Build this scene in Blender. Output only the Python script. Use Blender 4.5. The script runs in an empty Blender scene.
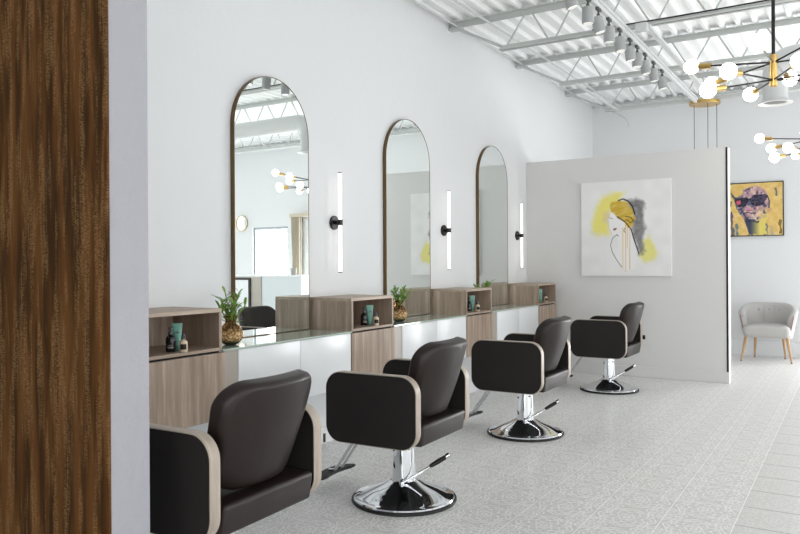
import bpy, bmesh, math, random
from mathutils import Vector, Matrix
random.seed(7)
C = bpy.context.scene.collection
PI = math.pi

# ------------------------------------------------------------------ helpers
def lin(c):
    return tuple((v/255/12.92 if v/255 <= .04045 else ((v/255+.055)/1.055)**2.4) for v in c) + (1,)

def mat(name, col, rough=.5, metal=0, spec=.5, emit=None, es=0, trans=0, ior=1.45, coat=0):
    m = bpy.data.materials.new(name); m.use_nodes = True
    b = m.node_tree.nodes['Principled BSDF']
    b.inputs['Base Color'].default_value = lin(col)
    b.inputs['Roughness'].default_value = rough
    b.inputs['Metallic'].default_value = metal
    b.inputs['Specular IOR Level'].default_value = spec
    b.inputs['Transmission Weight'].default_value = trans
    b.inputs['IOR'].default_value = ior
    b.inputs['Coat Weight'].default_value = coat
    if emit:
        b.inputs['Emission Color'].default_value = lin(emit)
        b.inputs['Emission Strength'].default_value = es
    return m

def nt(m):
    return m.node_tree, m.node_tree.nodes, m.node_tree.links, m.node_tree.nodes['Principled BSDF']

def coords(m, scale, kind='Object'):
    t, n, l, b = nt(m)
    tc = n.new('ShaderNodeTexCoord'); mp = n.new('ShaderNodeMapping')
    mp.inputs['Scale'].default_value = scale
    l.new(tc.outputs[kind], mp.inputs['Vector'])
    return mp.outputs['Vector']

def noise(m, vec, scale=1, detail=4, rough=.6):
    t, n, l, b = nt(m)
    x = n.new('ShaderNodeTexNoise'); x.inputs['Scale'].default_value = scale
    x.inputs['Detail'].default_value = detail; x.inputs['Roughness'].default_value = rough
    l.new(vec, x.inputs['Vector']); return x.outputs['Fac']

def ramp(m, fac, stops):
    t, n, l, b = nt(m)
    r = n.new('ShaderNodeValToRGB'); e = r.color_ramp.elements
    while len(e) < len(stops): e.new(.5)
    for i, (p, c) in enumerate(stops): e[i].position = p; e[i].color = lin(c)
    l.new(fac, r.inputs['Fac']); return r.outputs['Color']

def bump(m, h, strength=.2, dist=.01):
    t, n, l, b = nt(m)
    x = n.new('ShaderNodeBump'); x.inputs['Strength'].default_value = strength
    x.inputs['Distance'].default_value = dist
    l.new(h, x.inputs['Height']); l.new(x.outputs['Normal'], b.inputs['Normal'])

def paint(name, col, b_strength=.25, scale=9, rough=.75):
    m = mat(name, col, rough, spec=.3)
    v = coords(m, (1, 1, 1)); bump(m, noise(m, v, scale, 5, .55), b_strength, .01); return m

def wood(name, scale, dark, light, rough=.45):
    m = mat(name, light, rough)
    v = coords(m, scale); f = noise(m, v, 1, 6, .65)
    t, n, l, b = nt(m)
    l.new(ramp(m, f, [(.3, dark), (.52, tuple((a+c)/2 for a, c in zip(dark, light))), (.7, light)]), b.inputs['Base Color'])
    bump(m, f, .06, .003); return m

def leather(name, col, rough):
    m = mat(name, col, rough, spec=.52)
    bump(m, noise(m, coords(m, (1, 1, 1)), 260, 2), .12, .002); return m

def fin(bm, ang=35):
    bmesh.ops.recalc_face_normals(bm, faces=bm.faces)

def obj(name, bm, mats, parent=None, smooth=True, ang=38):
    bmesh.ops.recalc_face_normals(bm, faces=bm.faces[:])
    me = bpy.data.meshes.new(name); bm.to_mesh(me); bm.free()
    if not isinstance(mats, (list, tuple)): mats = [mats]
    for m in mats: me.materials.append(m)
    if smooth:
        for p in me.polygons: p.use_smooth = True
        me.set_sharp_from_angle(angle=math.radians(ang))
    o = bpy.data.objects.new(name, me); C.objects.link(o)
    if parent: o.parent = parent
    return o

def NB(): return bmesh.new()

def merge(bm, other, mi=0):
    for f in other.faces: f.material_index = mi
    me = bpy.data.meshes.new('t'); other.to_mesh(me); other.free(); bm.from_mesh(me); bpy.data.meshes.remove(me)

def box(bm, x0, x1, y0, y1, z0, z1, bev=0, seg=2, mi=0):
    t = NB(); bmesh.ops.create_cube(t, size=1)
    for v in t.verts: v.co = Vector(((x0+x1)/2+v.co.x*(x1-x0), (y0+y1)/2+v.co.y*(y1-y0), (z0+z1)/2+v.co.z*(z1-z0)))
    if bev: bmesh.ops.bevel(t, geom=t.edges[:], offset=bev, segments=seg, affect='EDGES', profile=.5)
    merge(bm, t, mi); return bm

def cyl(bm, p0, p1, r0, r1=None, n=24, mi=0, bev=0):
    p0, p1 = Vector(p0), Vector(p1); r1 = r0 if r1 is None else r1
    d = p1-p0; q = d.to_track_quat('Z', 'Y').to_matrix().to_4x4()
    t = NB(); bmesh.ops.create_cone(t, cap_ends=True, segments=n, radius1=r0, radius2=r1, depth=d.length)
    if bev:
        es = [e for e in t.edges if len(e.link_faces) == 2 and any(len(f.verts) > 4 for f in e.link_faces)]
        bmesh.ops.bevel(t, geom=es, offset=bev, segments=3, affect='EDGES')
    t.transform(Matrix.Translation((p0+p1)/2) @ q); merge(bm, t, mi); return bm

def tube(bm, pts, r, n=10, mi=0):
    pts = [Vector(p) for p in pts]; rs = r if isinstance(r, (list, tuple)) else [r]*len(pts)
    t = NB(); rings = []; up = None
    for i, p in enumerate(pts):
        a = pts[max(i-1, 0)]; b = pts[min(i+1, len(pts)-1)]; d = (b-a).normalized()
        if up is None: up = d.orthogonal().normalized()
        up = (up - d*up.dot(d)).normalized(); s = d.cross(up)
        rings.append([t.verts.new(p + rs[i]*(math.cos(2*PI*k/n)*up + math.sin(2*PI*k/n)*s)) for k in range(n)])
    for a, b in zip(rings, rings[1:]):
        for k in range(n): t.faces.new((a[k], a[(k+1) % n], b[(k+1) % n], b[k]))
    t.faces.new(rings[0][::-1]); t.faces.new(rings[-1])
    merge(bm, t, mi); return bm

def lathe(bm, prof, cx=0, cy=0, n=40, mi=0, fac=None):
    t = NB(); rings = []
    for r, z in prof:
        if r < 1e-6: rings.append([t.verts.new((cx, cy, z))])
        else: rings.append([t.verts.new((cx+r*math.cos(2*PI*k/n), cy+r*math.sin(2*PI*k/n), z)) for k in range(n)])
    for a, b in zip(rings, rings[1:]):
        for k in range(n):
            k2 = (k+1) % n
            if len(a) == 1 and len(b) == 1: continue
            if len(a) == 1: t.faces.new((a[0], b[k2], b[k]))
            elif len(b) == 1: t.faces.new((a[k], a[k2], b[0]))
            else: t.faces.new((a[k], a[k2], b[k2], b[k]))
    merge(bm, t, mi); return bm

def rrect(w0, w1, h0, h1, r, n=8):
    """rounded rectangle outline, r = radius or 4 radii (++ , -+ , -- , +-)"""
    rr = r if isinstance(r, (list, tuple)) else [r]*4
    out = []
    for (cx, cy, a0), q in zip(((w1, h1, 0), (w0, h1, 90), (w0, h0, 180), (w1, h0, 270)), rr):
        sx = -1 if cx == w1 else 1; sy = -1 if cy == h1 else 1
        for k in range(n+1):
            a = math.radians(a0+90*k/n); out.append((cx+sx*q+q*math.cos(a), cy+sy*q+q*math.sin(a)))
    return out

def prism(bm, outline, fn, t0, t1, bev=0, mi=0, seg=3):
    """extrude an outline (a,b) between t0 and t1, fn(a,b,t) -> xyz"""
    t = NB()
    A = [t.verts.new(fn(a, b, t0)) for a, b in outline]; B = [t.verts.new(fn(a, b, t1)) for a, b in outline]
    f0 = t.faces.new(A[::-1]); f1 = t.faces.new(B); n = len(A)
    for k in range(n): t.faces.new((A[k], A[(k+1) % n], B[(k+1) % n], B[k]))
    if bev:
        es = list(set(f0.edges[:]+f1.edges[:]))
        bmesh.ops.bevel(t, geom=es, offset=bev, segments=seg, affect='EDGES')
    merge(bm, t, mi); return bm

def ring_prism(bm, outer, inner, fn, t0, t1, mi=0):
    t = NB(); n = len(outer)
    v = [[t.verts.new(fn(a, b, tt)) for a, b in o] for o in (outer, inner) for tt in (t0, t1)]
    for k in range(n):
        j = (k+1) % n
        for p, q in ((0, 1), (1, 3), (3, 2), (2, 0)): t.faces.new((v[p][k], v[p][j], v[q][j], v[q][k]))
    merge(bm, t, mi); return bm

def puff(bm, outline, T, p, fn, rings=14, mi=0):
    """cushion: outline swept to a rounded edge; fn(a,b,t)->xyz"""
    cx = sum(a for a, b in outline)/len(outline); cy = sum(b for a, b in outline)/len(outline)
    ss = [math.sin(PI/2*k/rings)**.7 for k in range(1, rings)]+[1]
    t = NB(); n = len(outline)
    def ring(s, side):
        h = T/2*max(0, 1-s**p)**(1/2.2)*side
        return [t.verts.new(fn(cx+s*(a-cx), cy+s*(b-cy), h)) for a, b in outline]
    edge = ring(1, 0)
    for side in (1, -1):
        prev = None; c = t.verts.new(fn(cx, cy, T/2*side))
        for s in ss:
            r = edge if s == 1 else ring(s, side)
            for k in range(n):
                j = (k+1) % n
                if prev is None: t.faces.new((c, r[k], r[j]))
                else: t.faces.new((prev[k], prev[j], r[j], r[k]))
            prev = r
    merge(bm, t, mi); return bm

def padded(bm, outline, T, r, delta, fn, mi=0):
    """flat-faced pad: flat faces, edge rounded over with radius r; fn(a,b,t)->xyz"""
    cx = sum(a for a, b in outline)/len(outline); cy = sum(b for a, b in outline)/len(outline)
    t = NB(); n = len(outline)
    sec = [(s*(1-delta)/7, T/2) for s in range(1, 8)]+[(1-delta+delta*math.sin(PI/2*k/6), T/2-r+r*math.cos(PI/2*k/6)) for k in range(1, 7)]
    ends = []
    for side in (1, -1):
        prev = None; c = t.verts.new(fn(cx, cy, T/2*side))
        for s, h in sec:
            q = [t.verts.new(fn(cx+s*(a-cx), cy+s*(b-cy), h*side)) for a, b in outline]
            for k in range(n):
                j = (k+1) % n
                if prev is None: t.faces.new((c, q[k], q[j]))
                else: t.faces.new((prev[k], prev[j], q[j], q[k]))
            prev = q
        ends.append(prev)
    for k in range(n):
        j = (k+1) % n; t.faces.new((ends[0][k], ends[0][j], ends[1][j], ends[1][k]))
    merge(bm, t, mi); return bm

def sphere(bm, c, r, sc=(1, 1, 1), mi=0, u=24, v=16):
    t = NB(); bmesh.ops.create_uvsphere(t, u_segments=u, v_segments=v, radius=r)
    for w in t.verts: w.co = Vector((c[0]+w.co.x*sc[0], c[1]+w.co.y*sc[1], c[2]+w.co.z*sc[2]))
    merge(bm, t, mi); return bm

def tag(o, label, cat, group=None):
    o['label'] = label; o['category'] = cat
    if group: o['group'] = group
    return o
def thing(name, label, cat, loc=(0, 0, 0), rz=0, group=None):
    o = bpy.data.objects.new(name, None); C.objects.link(o)
    o.empty_display_size = .05; o.location = loc; o.rotation_euler = (0, 0, rz)
    return tag(o, label, cat, group)
def struct(name, bm, m, smooth=False):
    o = obj(name, bm, m, smooth=smooth); o['kind'] = 'structure'; return o
def copy_tree(o, parent=None):
    c = o.copy(); C.objects.link(c)
    if parent: c.parent = parent
    for ch in list(o.children): copy_tree(ch, c)
    return c
def dup(root, loc, rz, label, group=None):
    r = copy_tree(root); r.location = loc; r.rotation_euler = (0, 0, rz); r['label'] = label
    if group: r['group'] = group
    return r

# ------------------------------------------------------------------ materials
M = {}
M['wall'] = paint('white_wall_paint', (226, 227, 228))
M['wall_far'] = paint('far_wall_paint', (224, 225, 226), .12)
M['partition'] = paint('partition_paint', (218, 217, 216), .05, 30)
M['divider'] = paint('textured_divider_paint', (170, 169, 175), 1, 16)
M['trim'] = mat('white_trim', (228, 229, 231), .5)
M['deck'] = mat('white_steel_deck', (248, 249, 249), .55)
M['steel'] = mat('painted_steel', (196, 199, 197), .5)
M['white_metal'] = mat('white_metal', (205, 207, 207), .45)
M['spot'] = mat('spot_grey_white', (166, 169, 169), .5)
M['black'] = mat('black_metal', (22, 21, 21), .4)
M['blackrub'] = mat('black_rubber', (20, 20, 21), .55)
M['brass'] = mat('brass', (208, 174, 108), .3, 1)
M['bronze'] = mat('bronze_frame', (112, 92, 66), .35, .8)
M['chrome'] = mat('chrome', (225, 227, 230), .05, 1)
M['leather'] = leather('dark_brown_leather', (33, 23, 20), .42)
M['leather_side'] = leather('brown_black_side_vinyl', (21, 16, 14), .7)
M['wood_v'] = wood('grey_oak_vertical', (16, 16, 1.1), (128, 110, 95), (198, 178, 160))
M['wood_h'] = wood('grey_oak_along', (16, 1.1, 16), (146, 128, 112), (196, 178, 160))
M['filler'] = mat('taupe_filler', (176, 168, 158), .35)
M['rim'] = wood('bleached_wood_rim', (7, 40, 3), (158, 146, 133), (194, 182, 168), .4)
M['gloss'] = mat('white_gloss_laminate', (236, 238, 240), .28)
M['plinth'] = mat('plinth_white', (218, 220, 220), .2)
M['dark_gap'] = mat('shadow_gap', (30, 26, 24), .8)
M['mirror'] = mat('silvered_glass', (243, 248, 246), .0, 1)
M['tube'] = mat('lit_tube', (255, 255, 255), .4, emit=(255, 250, 242), es=1.25)
M['bulb'] = mat('lit_bulb', (255, 255, 255), .4, emit=(255, 250, 240), es=14)
M['lens'] = mat('lit_lens', (215, 215, 212), .4, emit=(255, 250, 242), es=.45)
M['leaf'] = mat('leaf_green', (122, 160, 72), .45)
M['stem'] = mat('stem_green', (120, 145, 70), .5)
M['pebble'] = mat('amber_pebbles', (190, 152, 98), .3)
M['vase'] = mat('amber_glass', (244, 226, 196), .03, trans=1, ior=1.2)
def mottled():
    m = mat('mottled_amber_glass', (214, 176, 120), .12, spec=.6)
    t, n, l, b = nt(m)
    v = coords(m, (1, 1, 1)); f = noise(m, v, 85, 3, .7)
    col = ramp(m, f, [(.36, (92, 66, 40)), (.48, (186, 140, 84)), (.60, (238, 214, 170))])
    tc = n.new('ShaderNodeTexCoord'); sp = n.new('ShaderNodeSeparateXYZ'); l.new(tc.outputs['Object'], sp.inputs[0])
    r = n.new('ShaderNodeMapRange'); r.inputs[1].default_value = .014; r.inputs[2].default_value = .034; l.new(sp.outputs['Z'], r.inputs[0])
    mx = n.new('ShaderNodeMix'); mx.data_type = 'RGBA'; mx.inputs[6].default_value = lin((62, 62, 48)); l.new(r.outputs[0], mx.inputs[0]); l.new(col, mx.inputs[7])
    l.new(mx.outputs[2], b.inputs['Base Color'])
    q = n.new('ShaderNodeMapRange'); q.inputs[1].default_value = .06; q.inputs[2].default_value = .10; q.inputs[3].default_value = .15; q.inputs[4].default_value = .9; l.new(sp.outputs['Z'], q.inputs[0])
    l.new(q.outputs[0], b.inputs['Transmission Weight']); b.inputs['IOR'].default_value = 1.2
    return m
M['vase'] = mottled()
M['mint'] = mat('mint_tube', (120, 176, 160), .35)
M['cap'] = mat('mint_cap', (96, 152, 138), .35)
M['dark_bottle'] = mat('dark_bottle', (30, 28, 30), .2)
M['greytext'] = mat('label_grey', (150, 148, 145), .5)
M['cream'] = mat('cream_bottle', (226, 206, 178), .3)
M['black_label'] = mat('black_label', (32, 31, 32), .5)
M['pump'] = mat('pump_grey', (82, 82, 86), .4)
M['fabric'] = paint('pale_grey_fabric', (182, 180, 178), .25, 160, .85)
M['fabric_in'] = paint('grey_fabric_inner', (176, 172, 168), .25, 160, .85)
M['piping'] = mat('copper_piping', (150, 92, 72), .5)
M['oak'] = wood('light_oak', (30, 30, 4), (178, 138, 98), (206, 168, 126))
M['pale_brass'] = mat('pale_brass', (196, 184, 158), .4, .7)
M['curtain'] = paint('beige_curtain', (198, 188, 170), .2, 40)
M['frame_w'] = mat('window_frame', (158, 164, 166), .4)
M['desk'] = mat('desk_pale', (214, 220, 222), .4)
M['lip'] = mat('grey_grille', (90, 92, 92), .6)

# glass worktop: back-painted green-tinted glass
M['glass_top'] = mat('green_tinted_glass_top', (186, 200, 188), .03, spec=.8, coat=.6)
M['glass_edge'] = mat('green_glass_edge', (150, 178, 162), .1)

m = bpy.data.materials.new('clear_pane'); m.use_nodes = True
n, l = m.node_tree.nodes, m.node_tree.links
n.remove(n['Principled BSDF'])
tr = n.new('ShaderNodeBsdfTransparent'); gl = n.new('ShaderNodeBsdfGlossy'); gl.inputs['Roughness'].default_value = .02
mx = n.new('ShaderNodeMixShader'); mx.inputs[0].default_value = .06
l.new(tr.outputs[0], mx.inputs[1]); l.new(gl.outputs[0], mx.inputs[2]); l.new(mx.outputs[0], n['Material Output'].inputs[0])
M['pane'] = m

# floor: patterned encaustic-look tiles with medallions
def floor_material():
    m = mat('patterned_floor_tile', (196, 196, 194), .32, spec=.5)
    t, n, l, b = nt(m)
    g = n.new('ShaderNodeNewGeometry'); sp = n.new('ShaderNodeSeparateXYZ'); l.new(g.outputs['Position'], sp.inputs[0])
    def op(o, a, c=None, d=None):
        x = n.new('ShaderNodeMath'); x.operation = o
        for i, v in enumerate((a, c, d)):
            if v is None: continue
            if isinstance(v, (int, float)): x.inputs[i].default_value = v
            else: l.new(v, x.inputs[i])
        return x.outputs[0]
    T = .3335
    tx = op('DIVIDE', op('ADD', sp.outputs['X'], 30*T-3.01), T)
    ty = op('DIVIDE', op('ADD', sp.outputs['Y'], 30*T-4.11), T)
    fx = op('SUBTRACT', op('FRACT', tx), .5); fy = op('SUBTRACT', op('FRACT', ty), .5)
    ax = op('ABSOLUTE', fx); ay = op('ABSOLUTE', fy)
    def polar(x, y, p):
        r = op('SQRT', op('ADD', op('MULTIPLY', x, x), op('MULTIPLY', y, y)))
        return r, op('COSINE', op('MULTIPLY', op('ARCTAN2', y, x), p))
    def band(v, w):
        k = op('SUBTRACT', 1, op('DIVIDE', op('ABSOLUTE', v), w)); k2 = op('MULTIPLY', k, 2.2); n[k2.node.name].use_clamp = True
        return k2
    def off(r, c0, amp, c):
        return op('SUBTRACT', r, op('MULTIPLY_ADD', c, amp, c0))
    cx = op('SUBTRACT', .5, ax); cy = op('SUBTRACT', .5, ay)
    r1, c8 = polar(fx, fy, 8); _, c4 = polar(fx, fy, 4); _, c16 = polar(fx, fy, 16)
    r2, d8 = polar(cx, cy, 8); _, d16 = polar(cx, cy, 16)
    bands = [band(off(r1, .045, 0, c8), .022), band(off(r1, .115, .012, c8), .022), band(off(r1, .20, .05, c8), .020), band(off(r1, .275, -.045, c8), .020),
             band(off(r1, .36, .02, c16), .020), band(off(r2, .07, .02, d8), .022), band(off(r2, .155, -.03, d8), .020), band(off(r2, .225, .02, d16), .018)]
    lat = op('MULTIPLY', op('SINE', op('MULTIPLY', tx, 2*PI*7)), op('SINE', op('MULTIPLY', ty, 2*PI*7)))
    lat = op('MULTIPLY', op('GREATER_THAN', op('ABSOLUTE', lat), .6), .3)
    bands += [band(off(r1, .425, .02, c8), .018), band(off(r2, .29, .025, d8), .018), lat]
    line = bands[0]
    for q in bands[1:]: line = op('MAXIMUM', line, q)
    nz = n.new('ShaderNodeTexNoise'); nz.inputs['Scale'].default_value = 26; nz.inputs['Detail'].default_value = 4
    l.new(g.outputs['Position'], nz.inputs['Vector'])
    worn = op('MULTIPLY', line, op('MULTIPLY', nz.outputs['Fac'], 1.7))
    right = op('GREATER_THAN', sp.outputs['X'], 3.01)
    worn = op('MULTIPLY', worn, op('SUBTRACT', 1, op('MULTIPLY', right, .55)))
    mix = n.new('ShaderNodeMix'); mix.data_type = 'RGBA'
    mix.inputs[6].default_value = lin((206, 205, 203)); mix.inputs[7].default_value = lin((243, 242, 241))
    l.new(worn, mix.inputs[0])
    gx = op('MULTIPLY', op('GREATER_THAN', ax, .4925), .95); gy = op('GREATER_THAN', ay, .489)
    mg = n.new('ShaderNodeMix'); mg.data_type = 'RGBA'; mg.inputs[7].default_value = lin((253, 253, 252))
    l.new(gx, mg.inputs[0]); l.new(mix.outputs[2], mg.inputs[6])
    mg2 = n.new('ShaderNodeMix'); mg2.data_type = 'RGBA'; mg2.inputs[7].default_value = lin((112, 114, 116))
    l.new(op('MULTIPLY', gy, op('MULTIPLY', right, .8)), mg2.inputs[0]); l.new(mg.outputs[2], mg2.inputs[6])
    l.new(mg2.outputs[2], b.inputs['Base Color'])
    return m
M['floor'] = floor_material()

# brushed brown-gold wallcovering: vertical streaks with short cross hatching
def brushed():
    m = mat('brushed_brown_wallcovering', (90, 62, 36), .8, spec=.08)
    t, n, l, b = nt(m)
    a = noise(m, coords(m, (22, 22, 1.6)), 1, 3, .5)
    base = ramp(m, a, [(.40, (54, 35, 16)), (.50, (78, 50, 23)), (.60, (90, 60, 30))])
    z = noise(m, coords(m, (26, 26, 2.4)), 1.03, 4, .6)
    h = noise(m, coords(m, (80, 80, 420)), 1, 2, .6)
    k = noise(m, coords(m, (150, 150, 9)), 1, 2, .6)
    def mth(o, p, q):
        x = n.new('ShaderNodeMath'); x.operation = o
        for i, v in enumerate((p, q)):
            if isinstance(v, (int, float)): x.inputs[i].default_value = v
            else: l.new(v, x.inputs[i])
        x.use_clamp = True; return x.outputs[0]
    zone = mth('MULTIPLY', mth('SUBTRACT', z, .47), 9)
    hatch = mth('MULTIPLY', mth('SUBTRACT', mth('MULTIPLY', mth('ADD', h, 0), mth('ADD', k, .45)), .36), 5)
    mx = n.new('ShaderNodeMix'); mx.data_type = 'RGBA'; mx.inputs[7].default_value = lin((138, 106, 70))
    l.new(mth('MULTIPLY', zone, mth('MULTIPLY', hatch, .6)), mx.inputs[0]); l.new(base, mx.inputs[6])
    l.new(mx.outputs[2], b.inputs['Base Color']); bump(m, h, .2, .003)
    return m
M['brushed'] = brushed()

# ------------------------------------------------------------------ room shell
W, YF, YN, ZC = 9.5, 11.6, -4.0, 3.80
struct('floor', box(NB(), -.15, W+.15, YN-.15, YF+.15, -.1, 0), M['floor'])
struct('wall_left', box(NB(), -.15, 0, YN-.15, YF+.15, 0, 4.1), M['wall'])

def wall_with_holes(name, axis, c0, c1, a0, a1, holes, m):
    """holes: (a0,a1,z0,z1) sorted along a"""
    bm = NB()
    def b(p, q, z0, z1):
        if q-p < 1e-4 or z1-z0 < 1e-4: return
        if axis == 'y': box(bm, p, q, c0, c1, z0, z1)
        else: box(bm, c0, c1, p, q, z0, z1)
    cur = a0
    for h0, h1, z0, z1 in holes:
        b(cur, h0, 0, 4.1); b(h0, h1, 0, z0); b(h0, h1, z1, 4.1); cur = h1
    b(cur, a1, 0, 4.1)
    return struct(name, bm, m)

far_holes = [(3.35, 5.78, .02, 2.24), (6.36, 7.32, .95, 2.10)]
right_holes = [(-3.2, -.4, .12, 3.0), (.4, 3.2, .12, 3.0), (4.2, 7.0, .12, 3.0), (8.0, 10.8, .12, 3.0)]
front_holes = [(2.2, 4.8, .6, 2.7), (5.8, 8.4, .6, 2.7)]
wall_with_holes('wall_far', 'y', YF, YF+.15, 0, W, far_holes, M['wall_far'])
wall_with_holes('wall_right', 'x', W, W+.15, YN, YF, right_holes, M['wall'])
wall_with_holes('wall_near', 'y', YN-.15, YN, 0, W, front_holes, M['wall'])

wn = [0]
def window(axis, c, h, mull):
    wn[0] += 1
    a0, a1, z0, z1 = h; f = .045
    r = bpy.data.objects.new('window_%d' % wn[0], None); C.objects.link(r); r['kind'] = 'structure'
    mid = c
    r.location = ((a0+a1)/2, mid, z0) if axis == 'y' else (mid, (a0+a1)/2, z0)
    ox, oy, oz = r.location
    def bb(bm, p, q, s, t, th):
        if axis == 'y': box(bm, p-ox, q-ox, mid-th-oy, mid+th-oy, s-oz, t-oz)
        else: box(bm, mid-th-ox, mid+th-ox, p-oy, q-oy, s-oz, t-oz)
    fb = NB()
    bb(fb, a0, a0+f, z0, z1, .04); bb(fb, a1-f, a1, z0, z1, .04); bb(fb, a0+f, a1-f, z0, z0+f, .04); bb(fb, a0+f, a1-f, z1-f, z1, .04)
    for k in range(1, mull):
        p = a0+(a1-a0)*k/mull; bb(fb, p-.02, p+.02, z0+f, z1-f, .03)
    obj('window_frame', fb, M['frame_w'], r, False)
    pb = NB(); bb(pb, a0+f, a1-f, z0+f, z1-f, .004); obj('pane', pb, M['pane'], r, False)
window('y', YF+.08, far_holes[0], 3); window('y', YF+.08, far_holes[1], 1)
for h in right_holes: window('x', W+.08, h, 2)
for h in front_holes: window('y', YN-.08, h, 2)

# corrugated steel deck ceiling (ribs along y)
def deck():
    bm = NB(); P = .157; prof = []
    x = -.02
    while x < W+.1:
        prof += [(x, ZC), (x+.034, ZC), (x+.05, ZC+.042), (x+.141, ZC+.042)]
        x += P
    ys = (YN-.1, YF+.1)
    rows = [[bm.verts.new((px, y, pz)) for px, pz in prof] for y in ys]
    for k in range(len(prof)-1): bm.faces.new((rows[0][k], rows[0][k+1], rows[1][k+1], rows[1][k]))
    box(bm, -.15, W+.15, YN-.15, YF+.15, ZC+.05, ZC+.12)
    return bm
struct('ceiling', deck(), M['deck'])

# partition with painting, its dark end seam and baseboards
PX, PY, PT, PH = 2.35, 8.80, .16, 2.60
struct('wall_partition', box(NB(), 0, PX, PY, PY+PT, 0, PH, .004, 1), M['partition'])
struct('seam_shadow_strip', box(NB(), PX-.022, PX-.002, PY-.006, PY, .125, PH-.005), M['black'])  # black strip stands in for the dark end seam and its open-edge shadow
struct('baseboard_partition', box(NB(), .13, PX+.004, PY-.016, PY, 0, .12, .004, 1), M['partition'])
struct('baseboard_far', box(NB(), 0, 3.35, YF-.016, YF, 0, .2, .004, 1), M['trim'])
# near wall fin on the left with the brushed wallcovering
FX = 1.55
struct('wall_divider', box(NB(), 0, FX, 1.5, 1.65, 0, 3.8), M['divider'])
struct('wall_accent', box(NB(), 0, FX+.002, 1.49, 1.5, 0, 3.8), [M['brushed']])

# ------------------------------------------------------------------ steel joists
def make_joist():
    t = thing('steel_joist', '', 'joist', (0, 0, 0))
    bm = NB()
    for s in (-1, 1): box(bm, .0, W, s*.006, s*.05, 3.792, 3.8); box(bm, .0, W, s*.006, s*.014, 3.745, 3.8)
    obj('top_chord', bm, M['steel'], t, False)
    bm = NB()
    for s in (-1, 1): box(bm, .56, W-.56, s*.006, s*.046, 3.44, 3.448); box(bm, .56, W-.56, s*.006, s*.014, 3.44, 3.485)
    obj('bottom_chord', bm, M['steel'], t, False)
    bm = NB(); p = []
    x = .62; top = False; p = [(x, 0, 3.465)]
    while x < W-.9:
        x += .235; top = not top; z = 3.765 if top else 3.465
        p += [(x-.03, 0, z), (x+.03, 0, z)]
    for a, b in zip(p, p[1:]): tube(bm, [a, b], .009, 8)
    obj('web', bm, M['steel'], t)
    for (a, b) in (((.04, 0, 3.76), (.60, 0, 3.462)), ((W-.04, 0, 3.76), (W-.60, 0, 3.462))):
        bm = NB(); tube(bm, [a, b], .014, 8); obj('end_diagonal', bm, M['steel'], t)
    for x in (0, W-.14):
        bm = NB(); box(bm, x, x+.14, -.04, .04, 3.722, 3.745); obj('bearing_seat', bm, M['steel'], t, False)
    return t
js = [6.76, 8.49, 10.32, 4.90, 3.2, 1.42, -.36, -2.14]
jl = ['steel roof joist passing over the second and third mirrors, crossing the top of the photo',
      'steel roof joist just in front of the partition top, middle of the three visible',
      'farthest steel roof joist, close in front of the far wall',
      'steel roof joist above the second chair, seen in the first mirror',
      'steel roof joist above the first mirror', 'steel roof joist above the wall fin',
      'steel roof joist just behind the camera', 'rearmost steel roof joist near the front windows']
j0 = make_joist()
for i, (y, s) in enumerate(zip(js, jl)):
    if i == 0: j0.location = (0, y, 0); j0['label'] = s; j0['group'] = 'steel roof joists'
    else: dup(j0, (0, y, 0), 0, s, 'steel roof joists')
# ledger angle at far wall
tag(obj('deck_ledger', box(NB(), 0, W, YF-.06, YF-.001, 3.765, 3.79), M['steel'], smooth=False), 'steel ledger angle under the deck along the far wall', 'ledger')
# bridging rails and conduit
def rail(name, pts, r, m, label, cat, flat=None):
    bm = NB(); (x0, y0, z0), (x1, y1, z1) = pts
    if flat: box(bm, x0-flat, x0+flat, y0, y1, z0-r, z0+r)
    else: tube(bm, pts, r, 10)
    return tag(obj(name, bm, m), label, cat)
rail('bridging_angle', [(.755, 8.45, 3.432), (.755, 10.34, 3.432)], .006, M['white_metal'], 'white bridging angle running from the middle joist to the farthest joist, left side', 'bridging', .02)
rail('bridging_angle', [(1.985, 6.70, 3.425), (1.985, 10.10, 3.425)], .014, M['white_metal'], 'white metal channel running beside the track lights towards the far wall', 'bridging', .024)
rail('conduit', [(.45, 4.7, 3.73), (.45, 11.5, 3.73)], .013, M['white_metal'], 'thin white conduit along the ceiling near the left wall', 'conduit')
rail('conduit', [(.10, 2.2, 3.75), (.10, 11.5, 3.75)], .01, M['white_metal'], 'thin conduit tight in the corner of left wall and ceiling', 'conduit')
bm = NB(); tube(bm, [(1.5, 6.700, 3.47), (2.2, 6.702, 3.462), (3.2, 6.70, 3.468), (6.0, 6.70, 3.465)], .0065, 8)
tag(obj('cable', bm, M['black']), 'dark cable tied along the nearest visible joist bottom', 'cable')
tag(obj('junction_box', box(NB(), 1.90, 2.0, 6.63, 6.70, 3.37, 3.44, .004), M['white_metal']), 'pale grey junction box on the nearest joist beside the track lights', 'junction box')
bm = NB(); tube(bm, [(.66, 10.36, 3.43), (.74, 10.36, 3.40), (.84, 10.36, 3.33), (.88, 10.36, 3.26), (.88, 10.36, 3.20)], .014, 10)
tag(obj('pipe_stub', bm, M['white_metal']), 'bent white pipe stub hanging from the farthest joist end', 'pipe')

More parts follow.
